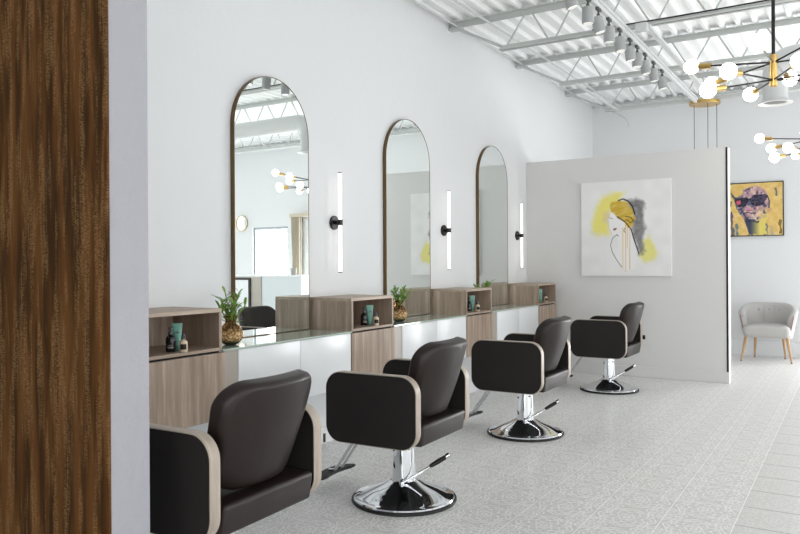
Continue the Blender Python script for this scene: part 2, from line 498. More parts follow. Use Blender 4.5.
# lighting track and spotlights
TX = 1.796
t = thing('lighting_track', 'white ceiling lighting track carrying the row of spotlights', 'track', (TX, 4.4, 3.38))
obj('track_rail', box(NB(), -.018, .018, 0, 5.7, 0, .035, .003), M['white_metal'], t)
obj('mounting_strip', box(NB(), -.03, .03, 0, 5.7, .035, .06), M['white_metal'], t)
def make_spot():
    s = thing('track_spotlight', '', 'spotlight')
    bm = NB(); box(bm, -.014, .014, -.045, .045, -.022, .0, .003); cyl(bm, (0, 0, -.02), (0, 0, -.055), .008); obj('adapter', bm, M['lip'], s)
    bm = NB(); box(bm, -.012, .012, -.01, .01, -.075, -.045, .003); obj('yoke', bm, M['lip'], s)
    h = NB(); cyl(h, (0, 0, .062), (0, 0, -.062), .046, n=32, bev=.004); ho = obj('lamp_head', h, M['spot'], s)
    L = NB(); cyl(L, (0, 0, -.0625), (0, 0, -.064), .036, n=28); obj('lens', L, M['lens'], ho)
    ho.location = (0, 0, -.135); return s
sy = [5.20, 5.62, 5.89, 6.19, 6.52, 6.86, 7.12, 7.43, 7.78, 8.17]
til = [(.3, .2), (0, 0), (.22, .1), (0, .05), (.15, -.1), (.12, .1), (0, 0), (.15, .1), (.1, .1), (.2, .1)]
ord_ = ['nearest track spotlight at the top edge of the photo, tilted', 'second track spotlight from the near end, hanging straight', 'third track spotlight from the near end, tilted sideways',
        'fourth track spotlight from the near end', 'fifth track spotlight from the near end, middle of the row', 'fifth track spotlight from the far end', 'fourth track spotlight from the far end, hanging straight', 'third track spotlight from the far end', 'second track spotlight from the far end', 'farthest track spotlight, last of the row']
s0 = make_spot()
for i, y in enumerate(sy):
    s = s0 if i == 0 else copy_tree(s0)
    s.location = (TX, y, 3.38); s['label'] = 'white cylindrical ' + ord_[i]; s['group'] = 'spotlights on the ceiling track'
    for c in s.children:
        if c.name.startswith('lamp_head'): c.rotation_euler = (til[i][1]*.8, -til[i][0]*.9, 0)

# duct with down-turned outlet
t = thing('air_duct', 'round white air duct with a down-turned outlet behind the big brass chandelier', 'duct', (2.89, 7.95, 0))
bm = NB(); a = [(0, 0, 2.88), (0, 0, 3.12)]
a += [(.16-.16*math.cos(k*PI/16), 0, 3.12+.16*math.sin(k*PI/16)) for k in range(1, 9)]
a += [(6.5, 0, 3.28)]
tube(bm, a, .112, 32); obj('duct_run', bm, M['white_metal'], t)
bm = NB(); lathe(bm, [(.112, 2.90), (.118, 2.88), (.15, 2.865), (.152, 2.855), (.118, 2.858), (.1, 2.87)], n=40); obj('flared_lip', bm, M['white_metal'], t)
bm = NB(); cyl(bm, (0, 0, 2.868), (0, 0, 2.872), .112, n=32); obj('grille', bm, M['lip'], t)

# ------------------------------------------------------------------ chandeliers
arms = [(.5, 'top', (-.487, .092, .064)), (.5, 'bot', (-.19, -.462, -.021)), (.5, 'top', (-.399, .301, -.017)), (.5, 'bot', (-.313, -.378, -.097)),
        (.5, 'bot', (-.179, .466, .022)), (.5, 'top', (-.037, -.499, .0)), (.5, 'bot', (.169, -.47, -.018)), (.5, 'top', (.055, .497, -.005)),
        (.5, 'top', (.40, -.285, .10)), (.5, 'bot', (.419, .273, -.009)), (.5, 'top', (.47, .10, .02)), (.5, 'bot', (.46, -.12, .0))]
def make_chandelier():
    c = thing('chandelier', '', 'chandelier')
    bm = NB(); cyl(bm, (0, 0, .09), (0, 0, 1.28), .0105, n=16); obj('stem', bm, M['black'], c)
    bm = NB(); cyl(bm, (0, 0, 1.27), (0, 0, 1.296), .06, n=32, bev=.004); obj('ceiling_cup', bm, M['black'], c)
    bm = NB(); cyl(bm, (0, 0, -.095), (0, 0, .10), .0215, n=32, bev=.003); obj('hub', bm, M['brass'], c)
    for L, w, v in arms:
        v = Vector(v); z = .053 if w == 'top' else -.053
        o = Vector((0, 0, z)); d = v.normalized(); L = v.length
        bm = NB(); tube(bm, [o-d*.03, o+d*(L-.10)], .0055, 10); a = obj('arm', bm, M['black'], c)
        bm = NB(); cyl(bm, o+d*(L-.125), o+d*(L-.045), .0185, n=24, bev=.002); obj('socket', bm, M['brass'], a)
        bm = NB(); sphere(bm, o+d*L, .047); obj('bulb', bm, M['bulb'], a)
    return c
ch = make_chandelier(); ch.location = (3.124, 5.026, 2.50)
ch['label'] = 'large nearest black and brass sputnik chandelier with round lit bulbs, top right'; ch['group'] = 'sputnik chandeliers'
dup(ch, (3.19, 8.36, 2.49), .0, 'smaller-looking farther sputnik chandelier below and behind the large one, at the right edge', 'sputnik chandeliers')

# cluster pendant behind the partition
t = thing('cluster_pendant', 'round brass ceiling plate with three thin cables dropping behind the partition', 'pendant light', (1.868, 10.32, 3.385))
bm = NB(); cyl(bm, (0, 0, 0), (0, 0, .045), .19, n=48, bev=.004); obj('ceiling_plate', bm, M['brass'], t)
for (dx, dy, z) in ((-.125, -.03, -1.2), (.05, -.08, -1.45), (.14, .04, -1.05)):
    bm = NB(); cyl(bm, (dx, dy, 0), (dx, dy, z), .0035, n=8); cb = obj('cable', bm, M['black'], t)
    bm = NB(); cyl(bm, (dx, dy, z), (dx, dy, z-.14), .03, n=24, bev=.003); obj('lamp_shade', bm, M['brass'], cb)

# ------------------------------------------------------------------ styling stations
def arch(y0, y1, z0, zt, r, n=24):
    out = [(y1, z0)]
    for k in range(n+1):
        a = PI*k/n; out.append(((y0+y1)/2+r*math.cos(a), zt-(y1-y0)/2+r*math.sin(a)))
    out.append((y0, z0)); return out
def make_mirror():
    t = thing('arched_mirror', '', 'mirror')
    w, h = .785, 1.815
    r = w/2; n = 32
    def outl(d):
        rr = r-d; o = [(rr, d)]
        for k in range(n+1):
            a = PI*k/n; o.append((rr*math.cos(a), h-r+rr*math.sin(a)))
        o.append((-rr, d)); return o
    bm = NB(); ring_prism(bm, outl(0), outl(.004), lambda a, b, tt: (tt, a, b), .0, .036); obj('frame', bm, M['bronze'], t)
    bm = NB(); prism(bm, outl(.004), lambda a, b, tt: (tt, a, b), .004, .034); obj('glass', bm, M['mirror'], t, False)
    return t
mir = make_mirror(); pos = [('first', 3.996), ('second', 5.858), ('third', 7.728)]
mlab = ['tall arched mirror nearest the camera, reflecting window and ceiling', 'middle arched mirror on the left wall above the second counter', 'farthest arched mirror, next to the partition corner']
for i, (_, y) in enumerate(pos):
    o = mir if i == 0 else copy_tree(mir)
    o.location = (0.001, y, .8525); o['label'] = mlab[i]; o['group'] = 'arched wall mirrors'

def make_sconce():
    t = thing('wall_sconce', '', 'wall lamp')
    bm = NB(); cyl(bm, (0, 0, 0), (.018, 0, 0), .055, n=36, bev=.003); obj('backplate', bm, M['black'], t)
    bm = NB(); cyl(bm, (.015, 0, 0), (.05, 0, 0), .016, n=20); cyl(bm, (.066, 0, -.022), (.066, 0, .022), .0215, n=28); obj('bracket', bm, M['black'], t)
    bm = NB(); cyl(bm, (.066, 0, -.39), (.066, 0, .39), .0135, n=28); obj('light_tube', bm, M['tube'], t)
    for s in (-1, 1):
        bm = NB(); cyl(bm, (.066, 0, s*.39), (.066, 0, s*.398), .0145, n=28); obj('end_cap', bm, M['black'], t)
    return t
sc = make_sconce(); slab = ['lit vertical tube sconce between the first and second mirrors', 'lit vertical tube sconce between the second and third mirrors', 'lit vertical tube sconce beside the partition, farthest']
for i, (y, s) in enumerate(zip((4.74, 6.58, 8.475), slab)):
    o = sc if i == 0 else copy_tree(sc)
    o.location = (.001, y, 1.67); o['label'] = s; o['group'] = 'tube wall sconces'

CW, CD = .575, .40
def make_cabinet():
    t = thing('storage_cabinet', '', 'cabinet')
    bm = NB(); th = .022
    box(bm, 0, CD, 0, CW, .245-th, .245, .001, 1); obj('top_panel', bm, M['wood_h'], t)
    for y in (0, CW-th):
        bm = NB(); box(bm, 0, CD, y, y+th, 0, .245-th, .0008, 1); obj('side_panel', bm, M['wood_v'], t)
    bm = NB(); box(bm, 0, CD, th, CW-th, .0, .018); obj('shelf', bm, M['wood_h'], t)
    bm = NB(); box(bm, .0, .012, th, CW-th, .018, .245-th); obj('back_panel', bm, M['wood_v'], t)
    bm = NB(); box(bm, 0, CD-.022, .002, CW-.002, -.40, -.001); obj('lower_body', bm, M['dark_gap'], t, False)
    bm = NB(); box(bm, CD-.02, CD, .001, CW+.022, -.40, -.013, .001, 1); obj('door', bm, M['wood_v'], t)
    return t
cab = make_cabinet(); clab = ['wall-hung grey oak cabinet with open cubby, nearest, beside the wall fin', 'grey oak cabinet with open cubby between the first and second counters',
        'grey oak cabinet with open cubby between the second and third counters', 'farthest grey oak cabinet with open cubby against the partition']
cy = [2.545, 4.42, 6.288, 8.158]
for i, y in enumerate(cy):
    o = cab if i == 0 else copy_tree(cab)
    o.location = (.001, y, .845); o['label'] = clab[i]; o['group'] = 'open-cubby oak cabinets'

def make_drawer():
    t = thing('vanity_cabinet', '', 'cabinet'); L = 1.29
    bm = NB(); box(bm, 0, .375, 0, L, -.39, -.001); obj('carcass', bm, M['gloss'], t, False)
    bm = NB(); box(bm, .375, .392, .022, .135, -.388, -.002, .001, 1); obj('filler_panel', bm, M['filler'], t)
    for a, b in ((.137, .714), (.718, L-.001)):
        bm = NB(); box(bm, .376, .398, a, b, -.39, -.003, .0015, 2); obj('door', bm, M['gloss'], t)
    return t
dr = make_drawer()
dlab = ['glossy white vanity cabinet under the first mirror, nearest', 'glossy white vanity cabinet under the middle mirror', 'glossy white vanity cabinet under the farthest mirror']
glab = ['pale green glass countertop under the first mirror, nearest', 'pale green glass countertop under the middle mirror', 'pale green glass countertop under the farthest mirror']
for i, y in enumerate((3.122, 4.997, 6.865)):
    o = dr if i == 0 else copy_tree(dr)
    o.location = (.001, y, .838); o['label'] = dlab[i]; o['group'] = 'white vanity cabinets'
gt = NB(); box(gt, 0, .408, .001, 1.295, 0, .012, .001, 1)
g0 = obj('glass_countertop', gt, M['glass_top'], None)
for i, y in enumerate((3.122, 4.997, 6.865)):
    o = g0 if i == 0 else copy_tree(g0)
    o.location = (.001, y, .8385); tag(o, glab[i], 'countertop', 'glass countertops')

# white plinth wall under the hung cabinets
struct('wall_plinth', box(NB(), 0, .14, 1.65, PY-.001, 0, .435), M['plinth'])
struct('baseboard_left', box(NB(), .14, .152, 1.65, PY-.001, 0, .12, .003, 1), M['trim'])

# toiletries
def make_tube():
    t = thing('cream_tube', '', 'tube')
    bm = NB(); n = 24; rings = []
    tb = NB()
    for k in range(9):
        f = k/8; z = .028+f*.125; a = .019+f*.010; b = .019*(1-f)+.0012
        rings.append([tb.verts.new((b*math.cos(2*PI*i/n), a*math.sin(2*PI*i/n), z)) for i in range(n)])
    for r0, r1 in zip(rings, rings[1:]):
        for i in range(n): tb.faces.new((r0[i], r0[(i+1) % n], r1[(i+1) % n], r1[i]))
    tb.faces.new(rings[0][::-1]); tb.faces.new(rings[-1]); merge(bm, tb)
    for v in bm.verts: v.co.x += (v.co.z-.028)*0
    obj('tube_body', bm, M['mint'], t)
    bm = NB(); cyl(bm, (0, 0, 0), (0, 0, .03), .0195, n=28, bev=.002); obj('cap', bm, M['cap'], t)
    bm = NB(); box(bm, .0105, .012, -.010, .010, .098, .104); box(bm, .0105, .0118, -.006, .006, .110, .1125)
    obj('printed_label', bm, M['pump'], t, False); return t
def make_dark():
    t = thing('pump_bottle', '', 'bottle')
    bm = NB(); lathe(bm, [(0, 0), (.025, 0), (.027, .004), (.027, .07), (.024, .082), (.011, .092), (.011, .10), (0, .10)], n=32); obj('bottle_body', bm, M['dark_bottle'], t)
    bm = NB(); lathe(bm, [(0, .098), (.013, .098), (.013, .112), (.006, .114), (.006, .124), (.012, .126), (.012, .136), (0, .137)], n=28); box(bm, 0, .03, -.005, .005, .127, .135, .002); obj('pump', bm, M['pump'], t)
    bm = NB(); prism(bm, [(.0276*math.cos(a), .0276*math.sin(a)) for a in [-.6+.12*k for k in range(11)]]+[(.0268*math.cos(a), .0268*math.sin(a)) for a in [.6-.12*k for k in range(11)]], lambda a, b, z: (a, b, z), .022, .03)
    prism(bm, [(.0276*math.cos(a), .0276*math.sin(a)) for a in [-.4+.08*k for k in range(11)]]+[(.0268*math.cos(a), .0268*math.sin(a)) for a in [.4-.08*k for k in range(11)]], lambda a, b, z: (a, b, z), .036, .039)
    obj('printed_label', bm, M['greytext'], t, False); return t
def make_small():
    t = thing('lotion_bottle', '', 'bottle')
    bm = NB(); lathe(bm, [(0, 0), (.021, 0), (.0225, .003), (.0225, .052), (.019, .060), (.010, .064), (.010, .07), (0, .07)], n=32); obj('bottle_body', bm, M['cream'], t)
    bm = NB(); lathe(bm, [(0, .068), (.012, .068), (.012, .085), (.009, .087), (.006, .100), (0, .101)], n=28); obj('cap', bm, M['pump'], t)
    bm = NB(); prism(bm, [(.0232*math.cos(a), .0232*math.sin(a)) for a in [-.8+.16*k for k in range(11)]]+[(.0222*math.cos(a), .0222*math.sin(a)) for a in [.8-.16*k for k in range(11)]], lambda a, b, z: (a, b, z), .014, .044)
    obj('wrap_label', bm, M['black_label'], t, False); return t
tb, db, sb = make_tube(), make_dark(), make_small()
where = ['in the nearest cabinet cubby', 'in the second cabinet cubby', 'in the third cabinet cubby', 'in the farthest cabinet cubby']
# offsets from the cabinet origin along y, with x
offs = [((.315, .272), (.30, .332), (.372, .312)), ((.275, .345), (.29, .402), (.35, .40)), ((.27, .32), (.28, .375), (.34, .372)), ((.25, .32), (.275, .385), (.335, .41))]
for i, y in enumerate(cy):
    for k, (src, nm) in enumerate(((db, 'dark pump bottle with grey print'), (tb, 'mint green cream tube standing on its cap'), (sb, 'small cream lotion bottle with black label'))):
        o = src if i == 0 else copy_tree(src)
        ox, oy = offs[i][k]; o.location = (ox, y+oy, .8632); o.rotation_euler = (0, 0, -.75)
        o['label'] = nm+' '+where[i]; o['group'] = ['dark pump bottles', 'mint cream tubes', 'small lotion bottles'][k]

# vases and plants
def make_vase():
    t = thing('glass_vase', '', 'vase')
    prof = [(0, 0), (.028, 0), (.042, .008), (.058, .030), (.0635, .055), (.059, .080), (.044, .102), (.029, .117), (.027, .130), (.034, .150), (.036, .156)]
    inner = [(r-.003, z) for r, z in prof[::-1] if z > .004]+[(0, .005)]
    bm = NB(); lathe(bm, prof+inner, n=48); obj('vase_body', bm, M['vase'], t)
    return t
def make_plant(seed, hgt):
    rnd = random.Random(seed); t = thing('bamboo_plant', '', 'plant')
    fol = NB()
    for s in range(9):
        a = rnd.random()*2*PI; lean = .02+rnd.random()*.075; H = hgt*(.6+.4*rnd.random())
        pts = [(.006*math.cos(a)+lean*math.cos(a)*f**2, .006*math.sin(a)+lean*math.sin(a)*f**2, .04+f*H) for f in [k/6 for k in range(7)]]
        bm = NB(); tube(bm, pts, .0035, 8); obj('stem', bm, M['stem'], t)
        for q in range(9):
            f = .45+.55*q/8; i = min(int(f*6), 5); p = Vector(pts[i]).lerp(Vector(pts[i+1]), f*6-i)
            b = rnd.random()*2*PI; L = .055+rnd.random()*.06; up = .8+rnd.random()*1.4
            d = Vector((math.cos(b), math.sin(b), up)).normalized(); side = d.cross(Vector((0, 0, 1))).normalized()
            prev = None
            for k in range(6):
                g = k/5; c = p+d*L*g+Vector((0, 0, -.35*L*g*g)); w = .0095*math.sin(PI*min(1, g*.93+.07))**.7
                v = [fol.verts.new(c-side*w), fol.verts.new(c+Vector((0, 0, -w*.5))), fol.verts.new(c+side*w)]
                if prev:
                    fol.faces.new((prev[0], prev[1], v[1], v[0])); fol.faces.new((prev[1], prev[2], v[2], v[1]))
                prev = v
    obj('foliage', fol, M['leaf'], t); return t
v0 = make_vase()
vl = [((.27, 3.325), 'on the first glass counter'), ((.24, 5.335), 'on the middle glass counter'), ((.24, 7.02), 'on the farthest glass counter')]
for i, ((x, y), s) in enumerate(vl):
    o = v0 if i == 0 else copy_tree(v0)
    o.location = (x, y, .8508); o.scale = (1.2, 1.2, 1.15); o['label'] = 'round amber glass vase holding a plant '+s; o['group'] = 'amber glass vases'
    pl = make_plant(11+i, (.285, .25, .25)[i]); pl.location = (x, y, .8508)
    pl['label'] = 'leafy green bamboo sprigs in the amber vase '+s; pl['group'] = 'bamboo sprigs in vases'

# ------------------------------------------------------------------ salon chair (faces -x, origin on floor under the column)
def make_chair():
    t = thing('salon_chair', '', 'chair')
    X0, X1, Z0, Z1, HW, TH = -.31, .262, .368, .755, .325, .052
    for s in (-1, 1):
        ya, yb = (s*HW, s*(HW-TH))
        lo, hi = min(ya, yb), max(ya, yb)
        ol = rrect(X0, X1, Z0, Z1, [.095, .095, .095, .095], 10); il = rrect(X0+.005, X1-.005, Z0+.005, Z1-.005, .09, 10)
        bm = NB(); prism(bm, il, lambda a, b, tt: (a, tt, b), lo-.002, hi+.002, .004); p = obj('armrest_panel', bm, M['leather_side'], t)
        bm = NB(); ring_prism(bm, ol, il, lambda a, b, tt: (a, tt, b), lo, hi)
        es = [e for e in bm.edges if len(e.link_faces) == 2 and e.calc_face_angle(0) > 1.2]
        bmesh.ops.bevel(bm, geom=es, offset=.002, segments=1, affect='EDGES')
        r = obj('wooden_rim', bm, M['rim'], p); r['label'] = 'pale wooden rim'
    # seat cushion with a thick squared back
    bm = NB(); box(bm, -.29, .268, -.26, .26, .378, .492, .017, 4)
    for v in bm.verts:
        if v.co.z > .48: v.co.z += .012*math.cos(v.co.y/.27*PI/2)
        if v.co.x > .2 and v.co.z < .42: v.co.x -= .012
    obj('seat', bm, M['leather'], t)
    bm = NB(); box(bm, -.22, .15, -.262, .262, .366, .379, .003); obj('seat_pan', bm, M['black'], t)
    # backrest
    def bk(a, b, h):
        f = (b-.50)/.42
        wrap = -.08*(abs(a)/.25)**2.3
        lean = .226+.133*f+.012*math.sin(PI*max(0, min(1, f)))
        return (lean+wrap+h-.045, a*(.88+.18*max(0, min(1, f))), b - h*.22)
    ol = rrect(-.245, .245, .512, .913, [.095, .095, .10, .10], 9)
    ol = [(a, b+(.012*(1-(a/.245)**2) if b > .8 else -.0*(a))) for a, b in ol]
    # denser outline for a smooth wrap
    dn = []
    for i, p in enumerate(ol):
        q = ol[(i+1) % len(ol)]; d = math.hypot(q[0]-p[0], q[1]-p[1]); k = max(1, int(d/.03))
        dn += [(p[0]+(q[0]-p[0])*j/k, p[1]+(q[1]-p[1])*j/k) for j in range(k)]
    bm = NB(); padded(bm, dn, .085, .026, .10, bk); obj('backrest', bm, M['leather'], t, ang=60)
    # column
    bm = NB(); cyl(bm, (0, 0, .10), (0, 0, .33), .067, .058, 48); cyl(bm, (0, 0, .32), (0, 0, .376), .04, .04, 32); obj('column', bm, M['chrome'], t)
    bm = NB(); box(bm, -.12, .12, -.12, .12, .36, .376, .004); obj('mounting_plate', bm, M['black'], t)
    for a in (-.6, -2.3):
        bm = NB(); q = Vector((math.cos(a), math.sin(a), 0)); cyl(bm, q*.059+Vector((0, 0, .285 if a < -1 else .30)), q*.064+Vector((0, 0, .285 if a < -1 else .30)), .007, n=12); obj('screw', bm, M['black'], t)
    # base
    bm = NB(); lathe(bm, [(0, .012), (.283, .012), (.288, .018), (.283, .026), (.262, .032), (.245, .034), (.19, .062), (.12, .09), (.085, .112), (.070, .118), (0, .118)], n=72); obj('base_plate', bm, M['chrome'], t, ang=22)
    bm = NB(); lathe(bm, [(.26, 0), (.296, 0), (.300, .006), (.298, .016), (.288, .019), (.26, .012), (.26, 0)], n=72); b = obj('rubber_ring', bm, M['blackrub'], t)
    # lever
    a, b = Vector((.035, -.083, .118)), Vector((.165, .025, .208))
    bm = NB(); tube(bm, [(.02, -.06, .11), a, a.lerp(b, .5), b], .0065, 10); sphere(bm, (.03, -.078, .118), .016, u=16, v=12); lv = obj('pump_lever', bm, M['chrome'], t)
    c = Vector((.225, .075, .250))
    bm = NB(); tube(bm, [b-(c-b)*.15, b, b.lerp(c, .5), c], [.008, .012, .014, .013], 12); g = obj('grip', bm, M['black'], lv)
    d = c+(c-b)*.35
    bm = NB(); tube(bm, [c, c.lerp(d, .3), d-(d-c)*.1, d], [.010, .015, .015, .009], 12); obj('pedal_tip', bm, M['chrome'], lv)
    # footrest
    fr = None
    bm = NB(); pts = []
    outer = [(-.435-.105*math.cos(u)*1.0, .175*math.sin(u)) for u in [(-1.45+2.9*k/20) for k in range(21)]]
    inner = [(-.435-.03*math.cos(u), .13*math.sin(u)) for u in [(1.25-2.5*k/14) for k in range(15)]]
    prism(bm, outer+inner, lambda a, b, z: (a, b, z), .085, .103, .004, seg=2); fr = obj('footrest', bm, M['blackrub'], t)
    for s in (-1, 1):
        bm = NB(); tube(bm, [(-.16, s*.035, .40), (-.25, s*.035, .385), (-.30, s*.035, .33), (-.45, s*.035, .12), (-.475, s*.035, .112), (-.50, s*.035, .112)], .0085, 10); obj('footrest_bar', bm, M['chrome'], fr)
    return t
ch0 = make_chair()
cpos = [((1.378, 2.14, 0), math.radians(1.7), 'nearest dark brown salon chair seen from behind, cut off by the wall fin'),
        ((1.345, 3.60, 0), math.radians(1.5), 'second dark brown salon chair from the camera, facing the first mirror counter'),
        ((1.322, 5.47, 0), 0, 'third dark brown salon chair from the camera, facing the middle counter'),
        ((1.33, 7.76, 0), 0, 'farthest dark brown salon chair, standing in front of the partition painting')]
for i, (p, r, s) in enumerate(cpos):
    o = ch0 if i == 0 else copy_tree(ch0)
    o.location = p; o.rotation_euler = (0, 0, r); o['label'] = s; o['group'] = 'brown salon chairs'

# ------------------------------------------------------------------ tub armchair by the far wall
t = thing('tub_armchair', 'pale grey button-tufted tub armchair with light wooden legs beside the partition end', 'armchair', (2.52, 11.12, 0))
def shell():
    bm = NB(); n = 40; prof = []
    def pt(a, r, z):  # a: 0..1 around the back, front opening towards -y
        th = math.radians(-28+236*a); return (r*math.cos(th)*.98, r*math.sin(th)*.82, z)
    rings = []
    for k in range(n+1):
        a = k/n; back = math.sin(PI*a); zt = .60+.17*min(1, (back*1.15))**.8
        ro, ri = .365+.012*back, .275
        sec = [(ri+.02, .40), (ri, .45), (ri, zt-.05), (ri+.02, zt-.012), (ri+.045, zt), (ro-.02, zt-.008), (ro, zt-.04), (ro-.045, .40), (ro-.07, .31)]
        rings.append([bm.verts.new(pt(a, r, z)) for r, z in sec])
    for p, q in zip(rings, rings[1:]):
        for i in range(len(p)-1): bm.faces.new((p[i], p[i+1], q[i+1], q[i]))
        bm.faces.new((p[-1], p[0], q[0], q[-1]))
    bm.faces.new(rings[0]); bm.faces.new(rings[-1][::-1]); return bm
obj('shell', shell(), M['fabric'], t, ang=60)
bm = NB(); ol = rrect(-.285, .285, -.30, .27, [.20, .20, .07, .07], 8); puff(bm, ol, .17, 10, lambda a, b, h: (a, b, .395+h+.012*(1-(a/.3)**2)), 12); obj('seat', bm, M['fabric'], t, ang=60)
for i, a in enumerate((62, 90, 118)):
    for z in (.675,):
        th = math.radians(a); bm = NB(); sphere(bm, (.275*math.cos(th)*.98, .272*math.sin(th)*.82, z), .013, (1, .5, 1)); obj('button', bm, M['fabric_in'], t)
for a in (76, 104):
    th = math.radians(a); bm = NB(); tube(bm, [(.272*math.cos(th)*.98, .272*math.sin(th)*.82, z) for z in (.50, .60, .68, .74)], .003, 6); obj('seam', bm, M['fabric_in'], t)
for s in (-1, 1):
    th = math.radians(-28 if s > 0 else 208); ro = .365
    bm = NB(); tube(bm, [((ro-.065)*math.cos(th)*.98, (ro-.065)*math.sin(th)*.82-.006, .32), ((ro-.03)*math.cos(th)*.98, (ro-.03)*math.sin(th)*.82-.006, .44), ((ro+.002)*math.cos(th)*.98, (ro+.002)*math.sin(th)*.82-.005, .59), ((ro+.004)*math.cos(th)*.98, (ro+.0)*math.sin(th)*.82+.01, .612)], .005, 8); obj('piping', bm, M['piping'], t)
for (x, y, ex, ey) in ((-.245, -.2, -.30, -.25), (.245, -.2, .30, -.25), (-.17, .18, -.19, .25), (.17, .18, .19, .25)):
    bm = NB(); tube(bm, [(x, y, .34), (ex, ey, 0.012)], [.022, .011], 16); lg = obj('leg', bm, M['oak'], t)
    bm = NB(); cyl(bm, (ex, ey, 0), (ex, ey, .012), .011, n=14); obj('foot_cap', bm, M['black'], lg)

# ------------------------------------------------------------------ art (painted colour grids on real canvases)
def inpoly(x, y, P):
    c = False; j = len(P)-1
    for i in range(len(P)):
        xi, yi = P[i]; xj, yj = P[j]
        if (yi > y) != (yj > y) and x < (xj-xi)*(y-yi)/(yj-yi)+xi: c = not c
        j = i
    return c
def dpoly(x, y, P, close=True):
    d = 1e9; n = len(P)
    for i in range(n if close else n-1):
        ax, ay = P[i]; bx, by = P[(i+1) % n]; vx, vy = bx-ax, by-ay
        t = max(0, min(1, ((x-ax)*vx+(y-ay)*vy)/(vx*vx+vy*vy+1e-9))); d = min(d, math.hypot(x-ax-t*vx, y-ay-t*vy))
    return d
def vn(x, y, s, seed=0):
    x, y = x/s, y/s; xi, yi = math.floor(x), math.floor(y); fx, fy = x-xi, y-yi
    def h(a, b): return (math.sin(a*127.1+b*311.7+seed*74.7)*43758.5453) % 1
    fx, fy = fx*fx*(3-2*fx), fy*fy*(3-2*fy)
    return (h(xi, yi)*(1-fx)+h(xi+1, yi)*fx)*(1-fy)+(h(xi, yi+1)*(1-fx)+h(xi+1, yi+1)*fx)*fy
def lerp(a, b, t): return tuple(p+(q-p)*t for p, q in zip(a, b))
def blob(c, x, y, P, col, soft, op=1):
    s = dpoly(x, y, P)*(1 if inpoly(x, y, P) else -1)
    return lerp(c, col, op*max(0, min(1, (s+soft)/(2*soft))))
def stroke(c, x, y, P, col, w, op=1):
    return lerp(c, col, op*max(0, min(1, (w-dpoly(x, y, P, False))/1.2)))
def painting1(X, Y):
    c = lerp((240, 239, 238), (232, 231, 230), vn(X, Y, 40))
    wx = X+14*(vn(X, Y, 14, 1)-.5); wy = Y+14*(vn(X, Y, 14, 2)-.5)
    c = blob(c, wx, wy, [(148, 280), (150, 225), (168, 165), (200, 122), (240, 108), (292, 108), (262, 150), (235, 180), (222, 230), (225, 288), (190, 290)], (238, 226, 110), 14, .85)
    c = blob(c, wx, wy, [(200, 190), (225, 180), (232, 210), (220, 240), (198, 225)], (222, 200, 176), 10, .6)
    c = blob(c, wx, wy, [(378, 318), (400, 300), (420, 330), (440, 375), (420, 400), (380, 412), (362, 380)], (234, 226, 128), 9, .85)
    c = blob(c, wx, wy, [(300, 145), (345, 135), (385, 160), (376, 225), (390, 265), (372, 305), (384, 365), (365, 385), (345, 330), (325, 270), (338, 220), (318, 170)], (112, 110, 112), 8, .62+.3*vn(X, Y, 12, 5))
    c = blob(c, X, Y, [(238, 175), (222, 225), (226, 262), (240, 288), (262, 296), (270, 330), (250, 400), (300, 445), (345, 440), (350, 350), (325, 275), (298, 236), (262, 212)], (242, 240, 239), 2, .9)
    c = blob(c, wx*.5+X*.5, wy*.5+Y*.5, [(230, 165), (240, 148), (272, 142), (308, 152), (332, 185), (342, 222), (334, 255), (314, 262), (296, 238), (262, 214), (236, 188)], lerp((200, 164, 52), (222, 194, 108), vn(X*.6+Y, Y*.6, 9, 3)), 3, 1)
    for P, w in (([(268, 142), (290, 136), (312, 146), (330, 168), (342, 205)], 3.2), ([(300, 212), (322, 216), (336, 232), (322, 240), (304, 226)], 2), ([(262, 212), (298, 236), (325, 270), (338, 315), (358, 374)], 3)):
        c = stroke(c, X, Y, P, (36, 32, 32), w)
    for P in ([(268, 298), (262, 290), (242, 305), (232, 335), (240, 368), (262, 405), (282, 432)], [(298, 262), (292, 274), (300, 284)]): c = stroke(c, X, Y, P, (70, 66, 66), 1.8)
    c = stroke(c, X, Y, [(234, 188), (222, 225), (226, 262), (238, 286)], (196, 190, 186), 1.3)
    c = stroke(c, X, Y, [(228, 214), (234, 220), (242, 219)], (110, 100, 98), 1.6)
    c = blob(c, X, Y, [(243, 266), (250, 262), (262, 262), (256, 270), (248, 273)], (150, 92, 84), 1.5)
    for x, y0, y1 in ((288, 262, 440), (300, 240, 452), (308, 250, 350), (319, 262, 440)): c = stroke(c, X, Y, [(x, y0), (x-1, y1)], (222, 176, 74), 2.1, .8)
    return c
